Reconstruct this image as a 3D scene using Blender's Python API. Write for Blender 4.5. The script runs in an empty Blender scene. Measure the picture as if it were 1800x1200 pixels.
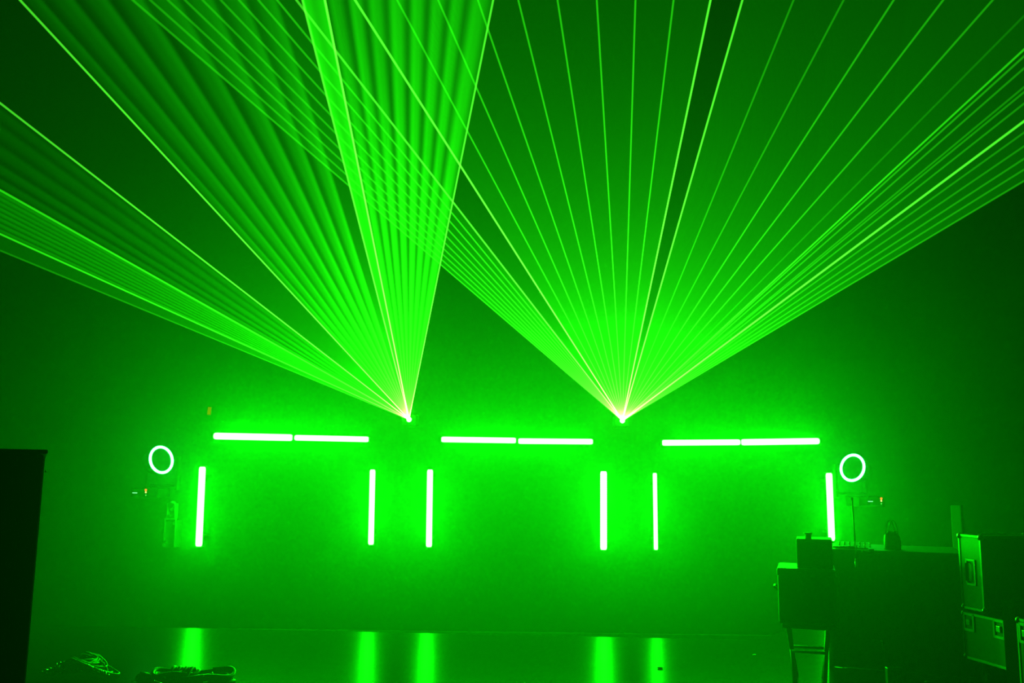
import bpy, bmesh, math, random
from mathutils import Vector, Matrix
random.seed(7)
S = bpy.context.scene
C = S.collection
PI = math.pi

# ------------------------------------------------------------------ camera
F_PX = 1600.0
CAM = Vector((0, 0, 1.42))
PITCH = math.radians(8.5)
ROLL = math.radians(0.7)
fw = Vector((0, math.cos(PITCH), math.sin(PITCH)))
up0 = Vector((0, -math.sin(PITCH), math.cos(PITCH)))
rt0 = Vector((1, 0, 0))
RT = rt0*math.cos(ROLL) + up0*math.sin(ROLL)
UP = up0*math.cos(ROLL) - rt0*math.sin(ROLL)
cd = bpy.data.cameras.new('camera')
cam = bpy.data.objects.new('camera', cd); C.objects.link(cam)
cd.sensor_width = 36; cd.lens = 36*F_PX/1800; cd.clip_start = .05; cd.clip_end = 200
m3 = Matrix((RT, UP, -fw)).transposed()
cam.matrix_world = Matrix.Translation(CAM) @ m3.to_4x4()
S.camera = cam

# ------------------------------------------------------------------ haze, exposure
HAZE = 0.0066
w = bpy.data.worlds.new('world'); S.world = w; w.use_nodes = True
nt = w.node_tree; nt.nodes.clear()
wo = nt.nodes.new('ShaderNodeOutputWorld')
bg = nt.nodes.new('ShaderNodeBackground'); bg.inputs[0].default_value = (0, 0, 0, 1); bg.inputs[1].default_value = 0
vs = nt.nodes.new('ShaderNodeVolumeScatter'); vs.inputs['Color'].default_value = (1, 1, 1, 1)
vs.inputs['Density'].default_value = HAZE; vs.inputs['Anisotropy'].default_value = 0.76
nt.links.new(bg.outputs[0], wo.inputs['Surface']); nt.links.new(vs.outputs[0], wo.inputs['Volume'])
S.view_settings.view_transform = 'Standard'; S.view_settings.look = 'None'
S.view_settings.gamma = 1; S.view_settings.exposure = 0; S.view_settings.use_curve_mapping = False
S.cycles.volume_bounces = 0
S.cycles.max_bounces = 5
S.cycles.use_light_tree = False
S.cycles.diffuse_bounces = 1
S.cycles.glossy_bounces = 2
S.cycles.transparent_max_bounces = 160
S.cycles.sample_clamp_indirect = 4
LED_POWER = 500.0
LASER_COL = (0.03, 1, 0.010)

def at(px, py, Y):
    d = fw*F_PX + RT*(px-900) + UP*(600-py)
    return CAM + d*(Y/d.y)
def onz(px, py, z):
    d = fw*F_PX + RT*(px-900) + UP*(600-py)
    return CAM + d*((z-CAM.z)/d.z)
def atp(px, py, p0, n):
    d = fw*F_PX + RT*(px-900) + UP*(600-py)
    return CAM + d*((p0-CAM).dot(n)/d.dot(n))

# ------------------------------------------------------------------ materials
def mat(name, col, rough=.6, metal=0, bump=0, bscale=60, var=0, spec=.5):
    m = bpy.data.materials.new(name); m.use_nodes = True
    t = m.node_tree; b = t.nodes['Principled BSDF']
    b.inputs['Base Color'].default_value = (*col, 1)
    b.inputs['Roughness'].default_value = rough
    b.inputs['Metallic'].default_value = metal
    b.inputs['Specular IOR Level'].default_value = spec
    if bump or var:
        tc = t.nodes.new('ShaderNodeTexCoord')
        n = t.nodes.new('ShaderNodeTexNoise'); n.inputs['Scale'].default_value = bscale
        n.inputs['Detail'].default_value = 4
        t.links.new(tc.outputs['Object'], n.inputs['Vector'])
        if bump:
            bp = t.nodes.new('ShaderNodeBump'); bp.inputs['Strength'].default_value = bump
            bp.inputs['Distance'].default_value = .01
            t.links.new(n.outputs['Fac'], bp.inputs['Height']); t.links.new(bp.outputs[0], b.inputs['Normal'])
        if var:
            r = t.nodes.new('ShaderNodeMapRange')
            r.inputs['To Min'].default_value = max(.02, rough-var); r.inputs['To Max'].default_value = min(1, rough+var)
            t.links.new(n.outputs['Fac'], r.inputs['Value']); t.links.new(r.outputs[0], b.inputs['Roughness'])
    return m
def emis(name, col, s):
    m = bpy.data.materials.new(name); m.use_nodes = True
    t = m.node_tree; t.nodes.clear()
    o = t.nodes.new('ShaderNodeOutputMaterial'); e = t.nodes.new('ShaderNodeEmission')
    e.inputs[0].default_value = (*col, 1); e.inputs[1].default_value = s
    t.links.new(e.outputs[0], o.inputs[0]); return m
def attr(t, name):
    a = t.nodes.new('ShaderNodeAttribute'); a.attribute_type = 'OBJECT'; a.attribute_name = name
    return a.outputs['Fac']
def mth(t, op, a, b=None):
    n = t.nodes.new('ShaderNodeMath'); n.operation = op
    for i, v in enumerate((a, b)):
        if v is None: continue
        if isinstance(v, (int, float)): n.inputs[i].default_value = v
        else: t.links.new(v, n.inputs[i])
    return n.outputs[0]
def beam_mat(name, col, kind):
    """glow of laser light in haze, put into surface emission: adds to what lies behind, falls off from the aperture"""
    m = bpy.data.materials.new(name); m.use_nodes = True
    m.cycles.emission_sampling = 'NONE'
    t = m.node_tree; t.nodes.clear()
    o = t.nodes.new('ShaderNodeOutputMaterial'); e = t.nodes.new('ShaderNodeEmission')
    e.inputs[0].default_value = (*col, 1)
    tr = t.nodes.new('ShaderNodeBsdfTransparent'); ad = t.nodes.new('ShaderNodeAddShader')
    tc = t.nodes.new('ShaderNodeTexCoord'); sp = t.nodes.new('ShaderNodeSeparateXYZ')
    t.links.new(tc.outputs['Object'], sp.inputs[0])
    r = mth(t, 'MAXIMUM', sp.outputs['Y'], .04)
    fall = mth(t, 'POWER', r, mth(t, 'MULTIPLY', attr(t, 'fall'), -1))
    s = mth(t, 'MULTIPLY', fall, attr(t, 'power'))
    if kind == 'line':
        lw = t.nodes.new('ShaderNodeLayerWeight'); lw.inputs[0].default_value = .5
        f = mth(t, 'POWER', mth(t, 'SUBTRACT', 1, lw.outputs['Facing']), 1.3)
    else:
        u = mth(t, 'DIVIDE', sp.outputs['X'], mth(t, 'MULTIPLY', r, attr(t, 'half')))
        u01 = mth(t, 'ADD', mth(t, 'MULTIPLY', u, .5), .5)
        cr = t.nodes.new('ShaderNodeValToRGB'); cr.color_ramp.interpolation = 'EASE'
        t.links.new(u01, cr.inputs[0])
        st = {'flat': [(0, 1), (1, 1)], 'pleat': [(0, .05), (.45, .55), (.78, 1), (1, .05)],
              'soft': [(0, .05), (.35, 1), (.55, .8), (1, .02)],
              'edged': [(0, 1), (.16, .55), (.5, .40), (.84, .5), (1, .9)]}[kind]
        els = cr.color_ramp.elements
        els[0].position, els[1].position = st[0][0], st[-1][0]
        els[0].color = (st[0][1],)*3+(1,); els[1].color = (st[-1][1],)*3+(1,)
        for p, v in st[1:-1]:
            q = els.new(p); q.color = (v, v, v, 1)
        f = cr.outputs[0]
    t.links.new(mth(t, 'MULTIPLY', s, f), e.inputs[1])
    t.links.new(e.outputs[0], ad.inputs[0]); t.links.new(tr.outputs[0], ad.inputs[1])
    t.links.new(ad.outputs[0], o.inputs[0]); return m

def floor_mat():
    """dark vinyl dance floor: dull base under a thin weak gloss, faint cross scratches"""
    m = bpy.data.materials.new('vinyl_floor'); m.use_nodes = True
    t = m.node_tree; t.nodes.clear()
    o = t.nodes.new('ShaderNodeOutputMaterial'); mx = t.nodes.new('ShaderNodeAddShader')
    d = t.nodes.new('ShaderNodeBsdfDiffuse'); d.inputs[0].default_value = (.004, .004, .004, 1)
    g = t.nodes.new('ShaderNodeBsdfGlossy'); g.inputs['Color'].default_value = (.017, .017, .017, 1)
    tc = t.nodes.new('ShaderNodeTexCoord'); mp = t.nodes.new('ShaderNodeMapping'); mp.inputs['Scale'].default_value = (1.2, 14, 1)
    n = t.nodes.new('ShaderNodeTexNoise'); n.inputs['Scale'].default_value = 1.6; n.inputs['Detail'].default_value = 3
    t.links.new(tc.outputs['Object'], mp.inputs[0]); t.links.new(mp.outputs[0], n.inputs['Vector'])
    r = t.nodes.new('ShaderNodeMapRange'); r.inputs['To Min'].default_value = .19; r.inputs['To Max'].default_value = .27
    t.links.new(n.outputs['Fac'], r.inputs['Value']); t.links.new(r.outputs[0], g.inputs['Roughness'])
    t.links.new(d.outputs[0], mx.inputs[0]); t.links.new(g.outputs[0], mx.inputs[1]); t.links.new(mx.outputs[0], o.inputs[0])
    return m
M = dict(
    floor=floor_mat(),
    ground=mat('lower_ground', (.02, .02, .02), .9, spec=.1),
    curtain=mat('black_wall', (.010, .010, .010), .95, spec=.1),
    black=mat('black_paint', (.012, .011, .010), .55, bump=.05, bscale=200),
    matt=mat('matt_black', (.006, .0045, .004), .95, spec=.02),
    plastic=mat('black_plastic', (.02, .02, .02), .35),
    rubber=mat('cable_rubber', (.012, .012, .012), .48, spec=.22),
    alu=mat('aluminium_edge', (.22, .22, .22), .5, 1, bump=.03, bscale=90),
    chrome=mat('chrome', (.8, .8, .8), .2, 1),
    ply=mat('case_laminate', (.045, .045, .045), .45, bump=.08, bscale=300),
    cloth=mat('black_cloth', (.02, .02, .02), .95, bump=.1, bscale=120),
    grey=mat('pale_grey_panel', (.12, .12, .12), .6, bump=.05, bscale=20),
    bagcloth=mat('bag_cloth', (.25, .25, .25), .4, bump=.1, bscale=90),
    clear=mat('glossy_film', (.08, .08, .08), .15),
    led=emis('led_green_core', (.0023, 1, .0023), LED_POWER),
    ring=emis('led_ring_glow', (.015, 1, .05), 90),
    aperture=emis('laser_aperture_glow', (.0025, 1, .0025), 450),
    screen=emis('menu_display_glow', (.25, 1, .45), 1.0),
    red=emis('red_indicator_glow', (1, .12, .03), 1.2),
    amber=emis('amber_indicator_glow', (1, .8, .25), 1.2),
    green=emis('green_indicator_glow', (.1, 1, .1), .9),
    orange=emis('orange_sign_glow', (.17, .0, .0), 1),
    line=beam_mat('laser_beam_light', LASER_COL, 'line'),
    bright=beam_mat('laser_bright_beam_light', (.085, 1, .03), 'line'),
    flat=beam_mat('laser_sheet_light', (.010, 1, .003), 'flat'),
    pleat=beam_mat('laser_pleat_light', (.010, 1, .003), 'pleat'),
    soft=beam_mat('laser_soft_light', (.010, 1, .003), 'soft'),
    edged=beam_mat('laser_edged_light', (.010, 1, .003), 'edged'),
)

# ------------------------------------------------------------------ mesh helpers
def obj(name, bm, m, parent=None, loc=None, smooth=False):
    me = bpy.data.meshes.new(name); bm.to_mesh(me); bm.free()
    if smooth:
        for p in me.polygons: p.use_smooth = True
    me.materials.append(m)
    o = bpy.data.objects.new(name, me); C.objects.link(o)
    if parent: o.parent = parent
    if loc is not None: o.location = loc
    return o
def thing(name, label, cat, loc=(0, 0, 0), rotz=0, group=None):
    o = bpy.data.objects.new(name, None); C.objects.link(o); o.empty_display_size = .1
    o.location = loc; o.rotation_euler = (0, 0, rotz)
    o['label'] = label; o['category'] = cat
    if group: o['group'] = group
    return o
def bx(bm, x0, x1, y0, y1, z0, z1, bev=0, M4=None):
    r = bmesh.ops.create_cube(bm, size=1)
    vs_ = r['verts']
    for v in vs_:
        v.co = Vector(((x0+x1)/2+v.co.x*(x1-x0), (y0+y1)/2+v.co.y*(y1-y0), (z0+z1)/2+v.co.z*(z1-z0)))
    if bev:
        es = list({e for v in vs_ for e in v.link_edges})
        rr = bmesh.ops.bevel(bm, geom=es, offset=bev, segments=2, affect='EDGES', profile=.5)
        vs_ = list({v for f in rr['faces'] for v in f.verts} | {v for v in vs_ if v.is_valid})
    if M4: bmesh.ops.transform(bm, matrix=M4, verts=vs_)
    return vs_
def box(*a, **k):
    bm = bmesh.new(); bx(bm, *a, **k); return bm
def tube(bm, pts, r, n=8, closed=False, cap=True):
    pts = [Vector(p) for p in pts]; rings = []; N = len(pts); up = None
    for i, p in enumerate(pts):
        a = pts[(i-1) % N] if (closed or i) else p
        b = pts[(i+1) % N] if (closed or i < N-1) else p
        d = (b-a).normalized()
        if up is None:
            up = Vector((0, 0, 1)) if abs(d.z) < .9 else Vector((1, 0, 0))
        s = d.cross(up).normalized(); u = s.cross(d).normalized(); up = u
        rr = r[i] if isinstance(r, (list, tuple)) else r
        rings.append([bm.verts.new(p+(s*math.cos(2*PI*k/n)+u*math.sin(2*PI*k/n))*rr) for k in range(n)])
    for i in range(N if closed else N-1):
        A, B = rings[i], rings[(i+1) % N]
        for k in range(n):
            bm.faces.new((A[k], A[(k+1) % n], B[(k+1) % n], B[k]))
    if cap and not closed:
        bm.faces.new(rings[0][::-1]); bm.faces.new(rings[-1])
    return bm
def cyl(bm, p, q, r, n=16):
    return tube(bm, [p, q], r, n)
def ball(bm, c, r, s=(1, 1, 1), u=12, v=8):
    q = bmesh.ops.create_uvsphere(bm, u_segments=u, v_segments=v, radius=r)
    for x in q['verts']:
        x.co = Vector(c)+Vector((x.co.x*s[0], x.co.y*s[1], x.co.z*s[2]))
def frame(yax, hint):
    y = yax.normalized(); x = (hint - y*hint.dot(y)).normalized(); z = x.cross(y)
    return Matrix((x, y, z)).transposed().to_4x4()

# ------------------------------------------------------------------ room shell
WALL_Y = 12.0
X0, X1, YB, ZC = -9.5, 9.5, -3.0, 9.6
def struct(name, bm, m):
    o = obj(name, bm, m); o['kind'] = 'structure'; return o
ZL = -.62
e0, e1 = onz(200, 1100.5, 0), onz(1175, 1121.5, 0)          # far edge of the glossy floor
ed = (e1-e0)/(e1.x-e0.x)
top = [(X0, YB), (X1, YB), (X1, 9.6), (3.0, 9.4), (e0+ed*(2.2-e0.x)).xy, (e0+ed*(X0-e0.x)).xy]
bm = bmesh.new()
A_ = [bm.verts.new((p[0], p[1], 0)) for p in top]; B_ = [bm.verts.new((p[0], p[1], ZL)) for p in top]
bm.faces.new(A_); bm.faces.new(B_[::-1])
for i in range(len(top)):
    j = (i+1) % len(top); bm.faces.new((A_[j], A_[i], B_[i], B_[j]))
struct('floor', bm, M['floor'])
bm = bmesh.new()
p, q = e0+ed*(X0+.1-e0.x), e0+ed*(2.19-e0.x)
tube(bm, [(p.x, p.y+.006, -.012), (q.x, q.y+.006, -.012)], .011, 6)
struct('trim_1', bm, M['matt'])
struct('floor_lower', box(X0-.2, X1+.2, YB-.2, WALL_Y+.2, ZL-.2, ZL), M['ground'])
struct('ceiling', box(X0-.2, X1+.2, YB-.2, WALL_Y+.2, ZC, ZC+.2), M['curtain'])
struct('wall_back', box(X0, X1, WALL_Y, WALL_Y+.2, ZL, ZC), M['curtain'])
struct('wall_left', box(X0-.2, X0, YB, WALL_Y, ZL, ZC), M['curtain'])
struct('wall_right', box(X1, X1+.2, YB, WALL_Y, ZL, ZC), M['curtain'])
struct('wall_front', box(X0, X1, YB-.2, YB, ZL, ZC), M['curtain'])
struct('baseboard_back', box(X0, X1, WALL_Y-.025, WALL_Y-.001, ZL+.001, ZL+.10, bev=.006), M['black'])

# ------------------------------------------------------------------ LED bars
def led_bar(p0, p1, rad, label, group, ledm='led'):
    d = p1-p0; L = d.length
    t = bpy.data.objects.new('led_bar', None); C.objects.link(t); t.empty_display_size = .1
    t['label'] = label; t['category'] = 'light bar'; t['group'] = group
    y = d.normalized(); zf = Vector((0, -1, 0)); zf = (zf-y*zf.dot(y)).normalized(); x = y.cross(zf)
    t.matrix_world = Matrix.Translation(p0) @ Matrix((x, y, zf)).transposed().to_4x4()
    hw = rad*.8
    obj('housing', box(-hw, hw, -.004, L+.004, -.075, -.003, bev=.006), M['matt'], t)
    bm = bmesh.new(); n = max(8, int(L/.028)); rows = []; sg = 8
    for i in range(n*2+1):
        s = i/(n*2); rr = rad*(1 if i % 2 else .94)
        e = min(s, 1-s)*L
        if e < rad*.6: rr *= (.72+.28*math.sqrt(e/(rad*.6)))
        rows.append([bm.verts.new((rr*math.cos(PI*k/sg), s*L, .9*rr*math.sin(PI*k/sg))) for k in range(sg+1)])
    for a, b in zip(rows, rows[1:]):
        for k in range(sg): bm.faces.new((a[k], b[k], b[k+1], a[k+1]))
    bm.faces.new(rows[0]); bm.faces.new(rows[-1][::-1])
    bmesh.ops.recalc_face_normals(bm, faces=bm.faces)
    obj('led_lens', bm, M[ledm], t)
    for q in (.12, .88):
        depth = (WALL_Y - (p0+d*q).y) - .075
        bk = obj('mounting_bracket', box(-.02, .02, L*q-.02, L*q+.02, -.075-depth+.004, -.076), M['matt'], t)
        bk['label'] = 'black bracket behind the bar'
    for e_, s_ in ((0, -1), (L, 1)):
        obj('end_cap', box(-hw*1.02, hw*1.02, min(e_, e_+s_*.005)+s_*.002, max(e_, e_+s_*.005)+s_*.002, -.078, -.004, bev=.003), M['plastic'], t)
    return t
YM = 11.72
BARS = [
 ((376, 766), (514, 769), 11.66, 11.70, .044, 'glowing green horizontal LED bar, leftmost of the top row', 'h'),
 ((518, 769), (648, 772), 11.70, 11.72, .037, 'glowing green horizontal LED bar, second from left in the top row', 'h'),
 ((776, 772), (907, 774), YM, YM, .037, 'glowing green horizontal LED bar, left half of the middle pair', 'h'),
 ((911, 775), (1042, 776), YM, YM, .037, 'glowing green horizontal LED bar, right half of the middle pair', 'h'),
 ((1164, 778), (1301, 777), 11.72, 11.70, .038, 'glowing green horizontal LED bar, left half of the right-hand pair', 'h'),
 ((1303, 777), (1440, 775), 11.70, 11.66, .041, 'glowing green horizontal LED bar, rightmost of the top row', 'h'),
 ((356, 820), (349.5, 960), 11.68, 11.68, .044, 'glowing green upright LED bar nearest the left ring light', 'v'),
 ((655, 825), (652, 957), 11.7, 11.7, .037, 'glowing green upright LED bar, second from the left', 'v'),
 ((756, 825), (754, 961), YM, YM, .039, 'glowing green upright LED bar, third from the left', 'v'),
 ((1061, 828), (1061, 966), YM, YM, .044, 'glowing green upright LED bar below the right laser, left of a thin one', 'v'),
 ((1151, 831), (1153, 966), YM, YM, .027, 'thin glowing green upright LED bar with beaded edge, the narrowest one', 'v'),
 ((1457, 831), (1462, 950), 11.68, 11.68, .043, 'glowing green upright LED bar, lower end hidden behind the boxes', 'v'),
]
for a, b, ya, yb, rad, lab, g in BARS:
    p, q = at(*a, ya), at(*b, yb)
    led_bar(p, q, rad, lab, 'horizontal LED bars of the frame' if g == 'h' else 'upright LED bars of the frame')

# ------------------------------------------------------------------ laser projectors with their beams
def projector(px, py, tilt, label, hint=''):
    a = at(px, py, 11.45)
    t = thing('laser_projector', label, 'laser', a)
    obj('housing', box(-.09, .09, .02, .34, -.075, .065, bev=.008), M['matt'], t)
    obj('mounting_bracket', box(-.03, .03, .34, WALL_Y-a.y-.002, -.03, .03), M['matt'], t)
    bm = bmesh.new(); ball(bm, (0, 0, 0), .034)
    obj('aperture', bm, M['aperture'], t, smooth=True)
    bm = bmesh.new(); bx(bm, -.035, .035, .008, .02, -.035, .035, bev=.003)
    obj('lens_plate', bm, M['matt'], t)
    n = Vector((0, 1, math.tan(tilt))).normalized()       # plane of the scanned fan
    return t, a, n
def endpoint(a, d):
    ts = []
    if d.z > 0: ts.append((ZC-.03-a.z)/d.z)
    if d.x > 0: ts.append((X1-.03-a.x)/d.x)
    if d.x < 0: ts.append((X0+.03-a.x)/d.x)
    if d.y < 0: ts.append((YB+.03-a.y)/d.y)
    return min(ts)
def beam(t, a, n, px, py, power, w0=.006, w1=.0015, fall=1.0, name='beam', label=None):
    d = (atp(px, py, a, n)-a).normalized(); L = endpoint(a, d)
    bm = bmesh.new(); pts = [0, .02, .3, 1]; rings = []
    for s in pts:
        rr = w0+w1*s*L
        rings.append([bm.verts.new((rr*math.cos(2*PI*k/10), s*L, rr*math.sin(2*PI*k/10))) for k in range(10)])
    for A, B in zip(rings, rings[1:]):
        for k in range(10): bm.faces.new((A[k], B[k], B[(k+1) % 10], A[(k+1) % 10]))
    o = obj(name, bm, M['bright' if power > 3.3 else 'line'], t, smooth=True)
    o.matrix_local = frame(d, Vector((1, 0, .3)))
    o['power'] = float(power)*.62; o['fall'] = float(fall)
    if label: o['label'] = label
    return o
def sheet(t, a, n, A, B, power, kind, fall=1.7, name='light_sheet', label=None):
    dA = (atp(*A, a, n)-a).normalized(); dB = (atp(*B, a, n)-a).normalized()
    c = (dA+dB).normalized(); x = (dB-dA).normalized()
    half = math.tan(math.acos(max(-1, min(1, dA.dot(dB))))/2)
    L = min(endpoint(a, dA)*dA.dot(c), endpoint(a, dB)*dB.dot(c))
    bm = bmesh.new(); th = .0015
    V = [[bm.verts.new((sx*half*yy, yy, z)) for z in (-th, th)] for yy in (.03, L) for sx in (-1, 1)]
    for q in ((0, 1, 3, 2),):
        bm.faces.new([V[i][1] for i in q]); bm.faces.new([V[i][0] for i in q][::-1])
    for i, j in ((0, 1), (1, 3), (3, 2), (2, 0)):
        bm.faces.new((V[i][0], V[j][0], V[j][1], V[i][1]))
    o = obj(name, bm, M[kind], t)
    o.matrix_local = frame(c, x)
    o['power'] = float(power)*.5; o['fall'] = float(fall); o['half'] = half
    if label: o['label'] = label
    return o

# right projector: one flat fan of fine beams
t2, a2, n2 = projector(1094, 739, math.radians(22), 'laser projector of the right-hand fan of fine straight green beams')
TOPR = [(233, .42), (264, .36), (295, .36), (325, .36), (356, .36), (388, .38), (420, .42), (454, .45), (487, .5)]
for x, p in TOPR: beam(t2, a2, n2, x, 0, min(3.2, p*4.2))
beam(t2, a2, n2, 521, 0, 3.4, w0=.0075, label='bright beam edging the left cluster')
beam(t2, a2, n2, 624, 0, 6.5, w0=.0075, label='brightest whitish beam')
for x in (698, 770, 840, 911, 980, 1049, 1117, 1184): beam(t2, a2, n2, x, 0, 2.0, w0=.006)
beam(t2, a2, n2, 1249, 0, 5.2, w0=.0075, label='bright whitish beam, left of a close pair')
beam(t2, a2, n2, 1305, 0, 4.2, w0=.0075, label='bright beam, right of a close pair')
for x, p in ((1395, 1.0), (1483, 1.0), (1571, 1.7), (1658, 1.7), (1745, 1.6)): beam(t2, a2, n2, x, 0, p, w0=.006)
for y, p in ((28, .55), (87, 3.0), (99, 1.5), (120, 1.2), (153, 1.0), (162, 1.1), (182, 1.1), (213, 5.0), (233, 1.0), (257, 1.0), (279, 1.1), (298, 1.1), (318, 1.3)):
    beam(t2, a2, n2, 1800, y, p, w0=.009 if p > 4 else .006)
sheet(t2, a2, n2, (233, 0), (521, 0), 1.1, 'flat', 1.8)
sheet(t2, a2, n2, (624, 0), (1249, 0), 1.05, 'flat', 1.65)
sheet(t2, a2, n2, (1305, 0), (1800, 87), .95, 'flat', 1.6)
sheet(t2, a2, n2, (1800, 87), (1800, 318), 1.1, 'flat', 1.75)

sheet(t2, a2, n2, (233, 0), (1800, 318), .5, 'flat', 2.0)  # faint sheet across the whole fan, added as glow around the aperture
# left projector: fine edge beams with soft pleated sheets between them
t1, a1, n1 = projector(719, 737, math.radians(30), 'laser projector of the left-hand fan of broad pleated green sheets')
def tx(tn): return (719+tn*738, 0)
beam(t1, a1, n1, 35, 0, 4.2, w0=.006, label='bright beam edging the pleated sheets')
beam(t1, a1, n1, 0, 181, 3.6, w0=.006)
beam(t1, a1, n1, 0, 334, 3.0, w0=.0075)
beam(t1, a1, n1, 0, 411, 3.2, w0=.006)
beam(t1, a1, n1, 0, 440, .7, w0=.006)
beam(t1, a1, n1, 531.5, 0, 3.6, w0=.0075, label='beam on the left edge of the widest band')
beam(t1, a1, n1, 571, 0, 8.0, w0=.0075, label='brightest yellowish white beam on the right edge of the widest band')
beam(t1, a1, n1, 867, 0, 3.6, w0=.006, label='beam closing the fan on the right')
sheet(t1, a1, n1, tx(-.2547), tx(-.199), 6.5, 'edged', 1.05, 'broad_beam')
pk = [-.927, -.865, -.785, -.705, -.622, -.538, -.455, -.378, -.305]
for i in range(8):
    sheet(t1, a1, n1, tx(pk[i]), tx(pk[i+1]-.004), 2.5+.33*i, 'pleat', 1.9, 'broad_beam')
sheet(t1, a1, n1, tx(pk[0]), tx(-.2547), .9, 'flat', 1.9)
ck = [-.199, -.150, -.104, -.055, -.003, .045, .093, .139, .20]
for i in range(8):
    sheet(t1, a1, n1, tx(ck[i]), tx(ck[i+1]), 3.6, 'soft', 1.35, 'broad_beam')
sheet(t1, a1, n1, tx(-.199), tx(.20), 1.3, 'flat', 1.6)
ys = [185, 215, 250, 285, 310, 333]
for i in range(5): sheet(t1, a1, n1, (0, ys[i]), (0, ys[i+1]), 1.3, 'soft', 1.9, 'broad_beam')
sheet(t1, a1, n1, (0, 181), (0, 334), .6, 'flat', 1.8)
ys = [336, 345, 354, 363, 372, 381, 391, 401, 410]
for i in range(8): sheet(t1, a1, n1, (0, ys[i]), (0, ys[i+1]), 1.5, 'soft', 1.5, 'broad_beam')
sheet(t1, a1, n1, (0, 334), (0, 411), 1.5, 'flat', 1.55)
sheet(t1, a1, n1, (0, 411), (0, 441), .9, 'flat', 1.6)

sheet(t1, a1, n1, tx(-.925), (0, 181), .5, 'flat', 2.0)  # faint glowing sheet added to fill the dark gap near the aperture

# ------------------------------------------------------------------ ring lights on the wall (moving heads)
def ring_light(cx, cy, yaw, dx, dy, label):
    Y = 11.5
    c = at(cx, cy, Y)
    t = thing('ring_light', label, 'stage light', (c.x, c.y, c.z), 0, 'ring lights at both ends of the frame')
    base = at(cx+dx, cy+dy, Y+.05)-c
    b = obj('base', box(base.x-.17, base.x+.17, base.y, WALL_Y-c.y-.003, base.z-.075, base.z+.05, bev=.015), M['matt'], t)
    R4 = Matrix.Rotation(yaw, 4, 'Z') @ Matrix.Rotation(-.2, 4, 'X')
    bm = bmesh.new()
    for s in (-1, 1):
        bx(bm, s*.185-.018, s*.185+.018, .05, .15, base.z+.03, .05, bev=.008)
    bx(bm, -.2, .2, .05, .16, base.z+.07, base.z+.10, bev=.01)
    obj('yoke', bm, M['matt'], t)
    bm = bmesh.new()
    n = 28
    prof = [(.0, .155), (.10, .16), (.20, .135), (.26, .08)]
    rings = [[bm.verts.new((r*math.cos(2*PI*k/n), y, r*math.sin(2*PI*k/n))) for k in range(n)] for y, r in prof]
    for A, B in zip(rings, rings[1:]):
        for k in range(n): bm.faces.new((A[k], B[k], B[(k+1) % n], A[(k+1) % n]))
    bm.faces.new(rings[0]); bm.faces.new(rings[-1][::-1])
    bmesh.ops.recalc_face_normals(bm, faces=bm.faces)
    bmesh.ops.transform(bm, matrix=R4, verts=bm.verts)
    h = obj('head', bm, M['matt'], t)
    bm = bmesh.new()
    tube(bm, [(.158*math.cos(2*PI*k/48), -.008, .162*math.sin(2*PI*k/48)) for k in range(48)], .016, 8, closed=True)
    bmesh.ops.transform(bm, matrix=R4, verts=bm.verts)
    obj('led_ring', bm, M['ring'], h, smooth=True)
    return t, base, c, b
tl, bl, c1, b1 = ring_light(283, 808, math.radians(56), -30, 57, 'glowing round ring light at the left end of the LED frame')
tr_, br, c3, b3 = ring_light(1499, 822, math.radians(-52), 34, 58, 'glowing round ring light at the right end of the LED frame')
def dots(t, b, c, dash, dot):
    p = at(*dash, 11.54)-c
    obj('menu_display', box(p.x-.03, p.x+.03, -.004+.05, .052, p.z-.006, p.z+.006), M['screen'], b)
    x, y = dot
    for dy, r, m in ((-5, .016, 'red'), (-1, .012, 'amber'), (4, .009, 'green')):
        q = at(x, y+dy, 11.54)-c
        bm = bmesh.new(); ball(bm, (q.x, .046, q.z), r, u=8, v=6)
        obj('indicator_light', bm, M[m], b, smooth=True)
dots(tl, b1, c1, (236.5, 866), (256, 866))
dots(tr_, b3, c3, (1530.5, 881), (1549.5, 881))

# small orange plate high on the wall
p = at(368, 722, WALL_Y-.012)
t = thing('orange_sign', 'small upright orange sign on the wall above the leftmost bar', 'sign', p)
obj('sign_face', box(-.022, .022, -.004, .0, -.05, .05, M4=Matrix.Rotation(.06, 4, 'Y')), M['orange'], t)
obj('frame', box(-.027, .027, 0.0, .010, -.055, .055, M4=Matrix.Rotation(.06, 4, 'Y')), M['black'], t)

# ------------------------------------------------------------------ narrow unit on the wall, far left
YU = 11.78
p0, p1 = at(286, 962, YU), at(312, 876, YU)
t = thing('wall_box', 'tall narrow dark box below the left ring light with a small lamp head on top', 'equipment box', ((p0.x+p1.x)/2, YU, p0.z))
W = (p1.x-p0.x)/2; H = p1.z-p0.z
obj('body', box(-W, W, .02, WALL_Y-YU-.002, 0, H*.55, bev=.01), M['plastic'], t)
bm = bmesh.new()
for x in (-W, W-.012): bx(bm, x, x+.012, 0.0, .022, 0.01, H*.6)
obj('edge_trim', bm, M['alu'], t)
bm = bmesh.new(); bx(bm, -W*.8, -W*.55, .0, .1, H*.56, H*.9, bev=.008); bx(bm, W*.55, W*.8, .0, .1, H*.56, H*.9, bev=.008); bx(bm, -W*.8, W*.8, .0, .1, H*.56, H*.60, bev=.008)
obj('yoke', bm, M['ply'], t)
bm = bmesh.new(); ball(bm, (0, .05, H*.84), W*.72, (1, .8, 1.3)); h = obj('lamp_head', bm, M['clear'], t, smooth=True)
bm = bmesh.new(); cyl(bm, (0, -.03, H*.86), (0, .0, H*.86), W*.5, 16); obj('lens', bm, M['chrome'], h)
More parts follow.
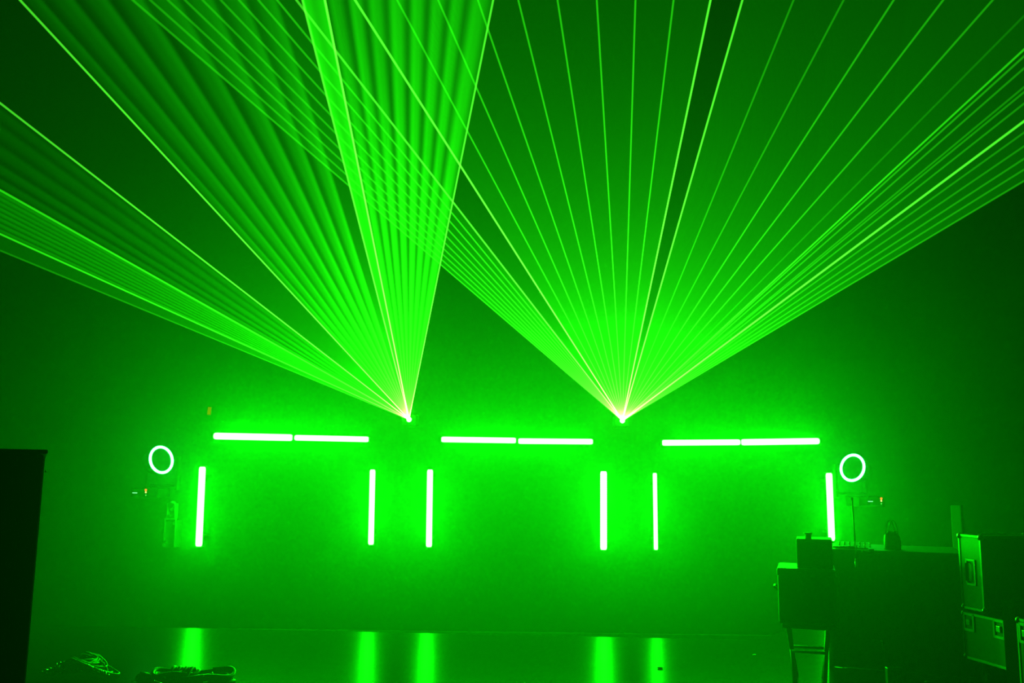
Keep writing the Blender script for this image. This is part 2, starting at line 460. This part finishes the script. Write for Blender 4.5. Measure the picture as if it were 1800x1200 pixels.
for x, z in ((-.03, .64), (.05, .5), (-.05, .12)):
    bm = bmesh.new(); cyl(bm, (x, -.01, H*z), (x, .022, H*z), .018, 12); obj('knob', bm, M['chrome'], t)

# ------------------------------------------------------------------ tall black cabinet close to the camera, left
YC = 1.3
a = at(80.5, 790, YC); l = at(-330, 778, YC)
t = thing('black_cabinet', 'tall matt black cabinet in the near left corner, cut by the frame', 'cabinet', (a.x, YC, 0), math.radians(27))
obj('body', box(-.6, 0, 0.0, .5, .10, a.z-.006, bev=.006), M['matt'], t)
obj('top_panel', box(-.603, .003, -.003, .503, a.z-.006, a.z, bev=.002), M['matt'], t)
obj('door', box(-.58, -.025, -.003, .001, .14, a.z-.04, bev=.002), M['matt'], t)
bm = bmesh.new(); ball(bm, (.004, .497, a.z-.03), .002); o = obj('hinge_pin', bm, M['chrome'], t)
for x in (-.52, -.08):
    for y in (.08, .42):
        bm = bmesh.new(); cyl(bm, (x-.02, y, .05), (x+.02, y, .05), .05); bx(bm, x-.03, x+.03, y-.03, y+.03, .09, .102)
        obj('caster', bm, M['plastic'], t)

# ------------------------------------------------------------------ cables on the floor
def coil(cx, cy, rx, ry, turns, z0, wob, ph, r=.014, yoff=0):
    pts = []; N = 40
    for i in range(int(turns*N)):
        f = i/N; a_ = 2*PI*f+ph
        k = 1+wob*math.sin(f*2.3+ph)
        pts.append((cx+rx*k*math.cos(a_), cy+ry*k*math.sin(a_), z0+r+f*r*1.45+.012*math.sin(3*a_+f)))
    return pts
g = onz(320, 1214, 0)
t = thing('cable_coil', 'loosely wound black cable coils bright-edged on the floor at bottom left', 'cable', (g.x+.02, g.y, 0)); t.scale = (.82, .82, .9)
for cx, cy, rx, ry, tn, ph in ((-.10, .04, .17, .14, 6, .3), (.16, 0, .21, .16, 6, 1.7)):
    bm = bmesh.new(); tube(bm, coil(cx, cy, rx, ry, tn, 0, .08, ph), .0155, 8); obj('coil', bm, M['rubber'], t, smooth=True)
bm = bmesh.new()
for i in range(4):
    z = .155+i*.006
    pts = [(.0+.1*i*.2-.0, -.02, .02)]
    pts = [(-.13+.05*i+.03*math.sin(s*PI), -.18+.36*s, .03+.135*math.sin(s*PI)) for s in [k/14 for k in range(15)]]
    tube(bm, pts, .013, 8)
obj('crossing_loop', bm, M['rubber'], t, smooth=True)
bm = bmesh.new(); tube(bm, [(-.24, -.02, .06), (-.30, -.03, .09), (-.36, -.04, .10)], [.018, .04, .045], 12); ball(bm, (-.33, -.035, .095), .05, (1.3, 1, .8))
pl = obj('plug', bm, M['rubber'], t, smooth=True)
bm = bmesh.new()
for k in range(3): cyl(bm, (-.385, -.05+.012*k, .08), (-.415, -.055+.012*k, .075), .005, 8)
obj('pin', bm, M['chrome'], pl)
for i, (x, y, z) in enumerate(((-.16, -.17, .09), (-.25, -.15, .05), (.12, -.19, .05), (.22, -.12, .14))):
    bm = bmesh.new(); bx(bm, -.035, .035, -.006, .006, -.008, .008, bev=.003, M4=Matrix.Translation((x, y, z)) @ Matrix.Rotation(.3-.2*i, 4, 'Y')); obj('cable_tie', bm, M['chrome'], t)

g = onz(140, 1190, 0)
t = thing('cable_heap', 'low tangled heap of thin cable with glinting connectors beside the black cabinet', 'cable', (g.x-.01, g.y, 0)); t.scale = (.78, .8, .72)
rng = random.Random(3)
for j in range(7):
    pts = []; ph = rng.random()*6; A = rng.uniform(.18, .33); B = rng.uniform(.1, .2)
    cx = rng.uniform(-.06, .08)
    for i in range(90):
        s = i/89; an = ph+s*2*PI*2.2
        x = cx+A*math.cos(an)*(.7+.3*math.sin(5*s+j)); y = B*math.sin(an*1.03)
        hgt = max(.0, .2*(1-abs(x)/.36))
        pts.append((x, y, .012+hgt*(.35+.65*abs(math.sin(an*.9+j)))))
    bm = bmesh.new(); tube(bm, pts, .009, 6); obj('cable', bm, M['rubber'], t, smooth=True)
for k in range(16):
    x = rng.uniform(-.34, .32); z = .02+.19*max(0, 1-abs(x)/.38)
    an = rng.random()*PI
    bm = bmesh.new(); dx, dz = math.cos(an)*.018, math.sin(an)*.018
    cyl(bm, (x-dx, -.12, z-dz), (x+dx, -.13, z+dz), rng.uniform(.005, .009), 8); obj('connector', bm, M['chrome'], t, smooth=True)

# ------------------------------------------------------------------ flight cases on the right
def flight_case(name, label, p, yaw, L, D, H, z0, casters=True, faceitems='latch', group=None):
    """local: the seen face lies in the plane x=0 and runs along -y (towards the camera) by L; body extends to +x by D"""
    t = thing(name, label, 'flight case', (p.x, p.y, 0 if casters else z0), yaw, group)
    zb = z0 if casters else 0
    obj('body', box(.004, D-.004, -L+.004, -.004, zb+.004, zb+H-.004), M['ply'], t)
    e = .014
    def E(x0, x1, y0, y1, a_, b_): obj('edge_trim', box(x0, x1, y0, y1, a_, b_, bev=.003), M['alu'], t)
    for x in (0, D):
        for y in (0, -L): E(x-e*(x > 0)-.002, x+e*(x == 0)+.002, y-e*(y == 0)-.002, y+e*(y < 0)+.002, zb+.02, zb+H-.02)
    for z in (0, H):
        za, zz = (zb-.002, zb+e+.004) if z == 0 else (zb+H-e-.004, zb+H+.002)
        for x in (0, D): E(x-e*(x > 0)-.002, x+e*(x == 0)+.002, -L+.02, -.02, za, zz)
        for y in (0, -L): E(.02, D-.02, y-e*(y == 0)-.002, y+e*(y < 0)+.002, za, zz)
    for x in (.010, D-.010):
        for y in (-.010, -L+.010):
            for z in (.012, H-.012):
                bm = bmesh.new(); ball(bm, (x, y, zb+z), .024, u=10, v=8); obj('corner_guard', bm, M['chrome'], t, smooth=True)
    if faceitems == 'latch':
        for q in (.16, .80):
            y = -L*q; z = zb+H*.80
            bm = bmesh.new()
            for s in (-1, 1):
                bx(bm, -.006, .003, y-.055, y+.055, z+s*.055-.010, z+s*.055+.010, bev=.002)
                bx(bm, -.006, .003, y+s*.05-.009, y+s*.05+.009, z-.06, z+.06, bev=.002)
            f = obj('latch_dish', bm, M['alu'], t)
            obj('latch_twist', box(-.012, .003, y-.022, y+.022, z-.022, z+.022, bev=.004), M['chrome'], f)
    else:
        y = -L*.5; z = zb+H*.5
        bm = bmesh.new()
        for s in (-1, 1):
            bx(bm, -.005, .003, y-.05, y+.05, z+s*.085-.008, z+s*.085+.008, bev=.002)
            bx(bm, -.005, .003, y+s*.045-.007, y+s*.045+.007, z-.09, z+.09, bev=.002)
        f = obj('handle_dish', bm, M['alu'], t)
        bm = bmesh.new(); tube(bm, [(.0, y+.02, z-.07), (-.025, y+.02, z-.06), (-.025, y+.02, z+.06), (0, y+.02, z+.07)], .006, 8)
        obj('handle', bm, M['rubber'], f)
    if casters:
        for x in (.09, D-.09):
            for y in (-.09, -L+.09):
                bm = bmesh.new(); cyl(bm, (x-.018, y, .05), (x+.018, y, .05), .05, 16)
                bx(bm, x-.028, x+.028, y-.02, y+.02, .07, z0-.001)
                obj('caster', bm, M['plastic'], t)
    return t
# lower case: bottom edge corners lie at castor height
Z0 = .17
A_ = onz(1695, 1155, Z0); B_ = onz(1779, 1180, Z0)
def case_from(A_, B_):
    v = B_-A_; v.z = 0
    yaw = math.atan2(v.x, -v.y)           # local -y points along v
    return yaw, v.length
yawL, LL = case_from(A_, B_)
topz = at(1692, 1074, A_.y).z
flight_case('flight_case', 'large wheeled flight case with twin latches, under the narrow upright case at right', A_, yawL, LL, .55, topz-Z0, Z0, group='aluminium-edged flight cases at the right')
tz = at(1694, 938, A_.y).z
v = (B_-A_); v.z = 0
B2 = A_+v*.46
flight_case('flight_case', 'narrow upright flight case with recessed handle standing on the larger case', A_+Vector((.004, -.004, 0)), yawL, v.length*.50, .55, tz-topz-.026, topz+.026, casters=False, faceitems='handle', group='aluminium-edged flight cases at the right')
A3 = at(1794, 1200, B_.y-.24); ztop3 = at(1794, 1086, A3.y).z; A3.z = 0
flight_case('flight_case', 'flight case cut off by the right frame edge, only its bright corner showing', A3, math.radians(8), .5, .6, ztop3-.12, .12, group='aluminium-edged flight cases at the right')
p = at(1779, 1056, A3.y+.10)
t = thing('tour_case', 'plain dark upright case between the two flight cases at right edge', 'case', (p.x, A3.y+.075, 0), math.radians(8))
obj('body', box(0, .6, 0, .13, .004, p.z-.03, bev=.008), M['matt'], t)
obj('lid', box(-.003, .603, -.003, .133, p.z-.05, p.z, bev=.006), M['matt'], t)

# pale upright slab behind the desk
YS = 8.15
p0, p1 = at(1673, 975, YS), at(1690, 888, YS)
t = thing('upright_panel', 'pale narrow upright panel standing behind the desk, left of the flight cases', 'panel', ((p0.x+p1.x)/2, YS, 0), math.radians(-58))
obj('face', box(-.045, .045, 0, .03, .02, p1.z, bev=.004), M['grey'], t)
obj('side_frame', box(.045, .052, -.003, .035, .015, p1.z+.004), M['ply'], t)
obj('foot', box(-.16, .16, -.12, .16, 0, .02, bev=.004), M['black'], t)

# ------------------------------------------------------------------ desk with black drape
YD = 7.2
YAWD = math.radians(-21)
nd = Vector((math.sin(YAWD), -math.cos(YAWD), 0))
pd = at(1583, 962, YD)
def dk(px, py, back):            # point seen at a pixel on the upright plane lying this far behind the desk front
    return atp(px, py, pd-nd*back, nd)
l = dk(1458, 962, 0); r = dk(1692, 966, 0)
zt = dk(1560, 968, 0).z
od = (l+r)/2
t = thing('draped_desk', 'high equipment desk draped in black cloth, left of the flight cases', 'desk', (od.x, od.y, 0), YAWD)
hw = (r-l).xy.length/2; dp = .75
obj('desktop', box(-hw, hw, 0, dp, zt-.03, zt, bev=.006), M['black'], t)
bm = bmesh.new(); cols = []
per = [(-hw, dp), (-hw, 0), (hw, 0), (hw, dp)]
pts = []
for (xa, ya), (xb, yb) in zip(per, per[1:]):
    n_ = int(math.hypot(xb-xa, yb-ya)/.018)
    for k in range(n_): pts.append((xa+(xb-xa)*k/n_, ya+(yb-ya)*k/n_, (ya-yb), (xb-xa)))
pts.append((hw, dp, 1, 0))
for i, (x, y, nx, ny) in enumerate(pts):
    nl = math.hypot(nx, ny) or 1; nx, ny = -nx/nl, -ny/nl
    wv = math.sin(i*.75)*.5+math.sin(i*.31+1)*.5
    col = []
    for k in range(6):
        s = k/5; o_ = .006+(.012+.03*s)*(.6+.5*wv)
        sx = 1 if x > 0 else -1
        col.append(bm.verts.new((x+(ny*0+(-1 if x <= -hw+.001 else (1 if x >= hw-.001 else 0)))*o_, y-(o_ if y < .01 else 0), (zt-.004)*(1-s)+.0015*s)))
    cols.append(col)
for A, B in zip(cols, cols[1:]):
    for k in range(5): bm.faces.new((A[k], A[k+1], B[k+1], B[k]))
o = obj('drape', bm, M['cloth'], t, smooth=True)
sm = o.modifiers.new('thick', 'SOLIDIFY'); sm.thickness = .003

# mixing console on the desk
c = dk(1507, 955, .1)
t = thing('mixing_console', 'flat mixing console with glinting controls on the left end of the desk', 'mixer', (c.x, c.y, zt+.001), YAWD)
bm = bmesh.new()
vv = [(-.17, 0, 0), (.1, 0, 0), (.1, .34, 0), (-.17, .34, 0), (-.17, 0, .008), (.1, 0, .008), (.1, .34, .035), (-.17, .34, .035)]
V = [bm.verts.new(q) for q in vv]
for f in ((0, 3, 2, 1), (4, 5, 6, 7), (0, 1, 5, 4), (1, 2, 6, 5), (2, 3, 7, 6), (3, 0, 4, 7)): bm.faces.new([V[i] for i in f])
obj('body', bm, M['grey'], t)
for i in range(7):
    for j in range(3):
        x = -.14+i*.039; y = .14+j*.07; z = .008+.027*y/.34
        bm = bmesh.new(); cyl(bm, (x, y, z), (x, y-.002, z+.004), .007, 8); obj('knob', bm, M['chrome'], t, smooth=True)
    x = -.14+i*.039; y = .04+.05*((i*37) % 5)/5
    z = .008+.027*y/.34
    obj('fader', box(x-.006, x+.006, y-.012, y+.012, z, z+.006, bev=.002), M['alu'], t)
# tilted laptop stand like plate, edge glinting
c = dk(1480, 958, .05)
t = thing('metal_rod', 'short bright metal rod lying on the desk beside the stacked boxes', 'rod', (c.x, c.y, zt+.0125), YAWD)
bm = bmesh.new(); cyl(bm, (-.07, 0, 0), (.06, .02, 0), .009, 10); obj('shaft', bm, M['chrome'], t, smooth=True)
bm = bmesh.new(); cyl(bm, (.06, .02, 0), (.09, .024, 0), .011, 10); obj('grip', bm, M['rubber'], t, smooth=True)
c = dk(1532, 972, -.07)
t = thing('clamp', 'small slanted bar clamp glinting on the front edge of the desk', 'clamp', (c.x, c.y, c.z), YAWD)
obj('arm', box(-.07, .06, -.012, .0, -.008, .008, bev=.003, M4=Matrix.Rotation(.22, 4, 'Y')), M['chrome'], t)
bm = box(-.02, .02, -.008, .004, -.02, zt-c.z+.016, bev=.003); bx(bm, -.02, .02, -.008, .13, zt-c.z+.004, zt-c.z+.016, bev=.003)
obj('jaw', bm, M['black'], t)
c = dk(1505, 991, -.085)
t = thing('cable_plug', 'bright plug hanging on the drape below the mixing console', 'plug', (c.x, c.y, c.z), YAWD)
bm = bmesh.new(); tube(bm, [(0, 0, .045), (0, 0, .01), (0, 0, -.02), (.012, 0, -.03)], [.009, .013, .016, .010], 10); obj('shell', bm, M['chrome'], t, smooth=True)
bm = bmesh.new(); tube(bm, [(0, 0, .045), (.0, .01, .08), (.01, .03, .14), (.01, .088, zt-c.z+.012)], .004, 6); obj('cord', bm, M['rubber'], t, smooth=True)

# thin pole
YP = 7.8
p0, p1 = at(1503, 950, YP), at(1500, 878, YP)
t = thing('microphone_stand', 'thin upright pole rising behind the mixing console', 'stand', (dk(1503, 950, .62).x, dk(1503, 950, .62).y, zt), YAWD)
hz = dk(1500, 878, .62).z-zt
bm = bmesh.new(); cyl(bm, (0, 0, .01), (-.01, 0, hz), .0075, 10); obj('pole', bm, M['alu'], t, smooth=True)
bm = bmesh.new(); tube(bm, [(0, 0, 0), (0, 0, .008), (0, 0, .014)], [.065, .065, .02], 24); obj('base', bm, M['black'], t)
bm = bmesh.new(); tube(bm, [(-.01, 0, hz-.005), (-.012, 0, hz+.02)], [.009, .012], 10); obj('clip', bm, M['black'], t)

# bag with looped handles on the desk
c = dk(1569, 962, .2)
t = thing('carry_bag', 'small upright bag with looped handles on the middle of the desk', 'bag', (c.x, c.y, zt+.001), YAWD)
bm = bmesh.new(); NX = 10
def ringz(z, hx, hy):
    o_ = []
    for k in range(20):
        a_ = 2*PI*k/20
        cx_, cy_ = math.cos(a_), math.sin(a_)
        sg = lambda v: math.copysign(abs(v)**.5, v)
        o_.append(bm.verts.new((hx*sg(cx_)*(1+.04*math.sin(3*a_+z*40)), hy*sg(cy_), z+.004*math.sin(2*a_))))
    return o_
R_ = [ringz(0, .062, .05), ringz(.05, .064, .052), ringz(.10, .058, .045), ringz(.125, .045, .03), ringz(.14, .03, .012)]
for A, B in zip(R_, R_[1:]):
    for k in range(20): bm.faces.new((A[k], A[(k+1) % 20], B[(k+1) % 20], B[k]))
bm.faces.new(R_[0][::-1]); bm.faces.new(R_[-1])
obj('body', bm, M['bagcloth'], t, smooth=True)
for y, dx in ((-.035, -.012), (.03, .012)):
    bm = bmesh.new(); tube(bm, [(-.035+dx, y, .11), (-.030+dx, y*.8, .17), (-.015+dx, y*.6, .215), (dx, y*.5, .228), (.015+dx, y*.6, .215), (.030+dx, y*.8, .17), (.035+dx, y, .11)], .005, 6); obj('handle', bm, M['rubber'], t, smooth=True)
obj('side_strap', box(.040, .054, -.060, -.05, .0, .09, bev=.002), M['grey'], t)

# ------------------------------------------------------------------ stacked boxes left of the desk
YB_ = 6.6
YAWB = math.radians(-18)
nb = Vector((math.sin(YAWB), -math.cos(YAWB), 0)); pb = at(1420, 1050, YB_)
l = atp(1369, 1096, pb, nb); r = atp(1472, 1096, pb, nb); tz_ = atp(1400, 1000, pb, nb).z
ob = (l+r)/2; hw = (r-l).xy.length/2
t = thing('folding_stand', 'black folding trestle carrying the two stacked boxes left of the desk', 'stand', (ob.x-nb.x*.22, ob.y-nb.y*.22, 0), YAWB)
zs = l.z
obj('shelf', box(-hw+.02, hw-.0, -.2, .2, zs-.03, zs-.002, bev=.005), M['black'], t)
for sx in (-1, 1):
    for sy in (-1, 1):
        bm = bmesh.new(); cyl(bm, (sx*(hw-.06), sy*.16, zs-.03), (sx*(hw-.10), -sy*.2, .0), .016, 10); obj('leg', bm, M['black'], t, smooth=True)
for y in (-.1, .1):
    bm = bmesh.new(); cyl(bm, (-hw+.08, y, .22), (hw-.08, y, .22), .010, 8); obj('stretcher', bm, M['black'], t, smooth=True)
t = thing('equipment_case', 'wide dark equipment box, lower of the two stacked left of the desk', 'box', (ob.x, ob.y, zs), YAWB)
obj('body', box(-hw, hw, 0, .45, 0, tz_-zs, bev=.018), M['ply'], t)
obj('lid', box(-hw-.004, hw+.004, -.004, .454, tz_-zs-.05, tz_-zs+.004, bev=.012), M['ply'], t)
obj('latch', box(-.03, .03, -.012, -.003, tz_-zs-.08, tz_-zs-.03, bev=.003), M['black'], t)
bm = bmesh.new(); tube(bm, [(-hw-.002, .12, .22), (-hw-.03, .14, .24), (-hw-.03, .28, .24), (-hw-.002, .3, .22)], .008, 8); obj('handle', bm, M['rubber'], t)
pb2 = pb-nb*.05
l2 = atp(1401, 1000, pb2, nb); r2 = atp(1465, 1000, pb2, nb); t2z = atp(1430, 947, pb2, nb).z; o2 = (l2+r2)/2
h2 = t2z-tz_-.006
t = thing('monitor_speaker', 'smaller dark loudspeaker box on top of the wide one, hiding a bar end', 'speaker', (o2.x, o2.y, tz_+.005), YAWB)
w2 = (r2-l2).xy.length/2
obj('cabinet', box(-w2, w2, 0, .3, 0, h2, bev=.008), M['black'], t)
obj('grille', box(-w2+.015, w2-.015, -.006, .0, .015, h2-.015, bev=.003), M['cloth'], t)
bm = bmesh.new(); cyl(bm, (-.04, .08, h2), (-.04, .08, h2+.035), .022, 12); cyl(bm, (-.04, .08, h2+.03), (-.04, .08, h2+.042), .03, 12); obj('top_knob', bm, M['rubber'], t)

# small box with glints on the floor under the stand
c = onz(1474, 1160, 0)
t = thing('power_strip', 'small upright socket strip on the floor between boxes and desk', 'power strip', (c.x-.02, YB_-.12, 0))
obj('body', box(-.05, .05, -.02, .03, 0, .17, bev=.006), M['plastic'], t)
for x in (-.022, .022): obj('socket', box(x-.011, x+.011, -.026, -.019, .07, .15, bev=.002), M['grey'], t)

# bits on the open floor
for i, (px, py, r_, m, lab) in enumerate(((1160, 1173, .014, 'black', 'tiny dark scrap on the floor below the thin upright bar'),
        (1326, 1150, .010, 'chrome', 'tiny bright bit on the floor left of the stacked boxes'),
        (1632, 1198, .018, 'chrome', 'small shiny bit on the floor left of the large flight case'))):
    c = onz(px, py, .008)
    t = thing('floor_scrap', lab, 'scrap', (c.x, c.y, 0))
    bm = bmesh.new(); ball(bm, (0, 0, r_*.5), r_, (1.6, 1, .5), 10, 6); ball(bm, (r_*1.2, .01, r_*.4), r_*.6, (1, 1, .6), 8, 6)
    obj('scrap', bm, M[m], t, smooth=True)
c = dk(1549.5, 1127, -.05)
cl = bpy.data.objects['draped_desk']
lx = (c-cl.location).dot(Vector((math.cos(YAWD), math.sin(YAWD), 0)))
bm = bmesh.new(); ball(bm, (lx, -.05, c.z), .011, (1, .6, 1)); hd = obj('drape_clip', bm, M['chrome'], cl, smooth=True)
bm = bmesh.new(); tube(bm, [(lx, -.05, c.z-.005), (lx+.006, -.05, c.z-.03), (lx+.012, -.045, c.z-.05)], .004, 6); obj('tail', bm, M['alu'], hd, smooth=True)
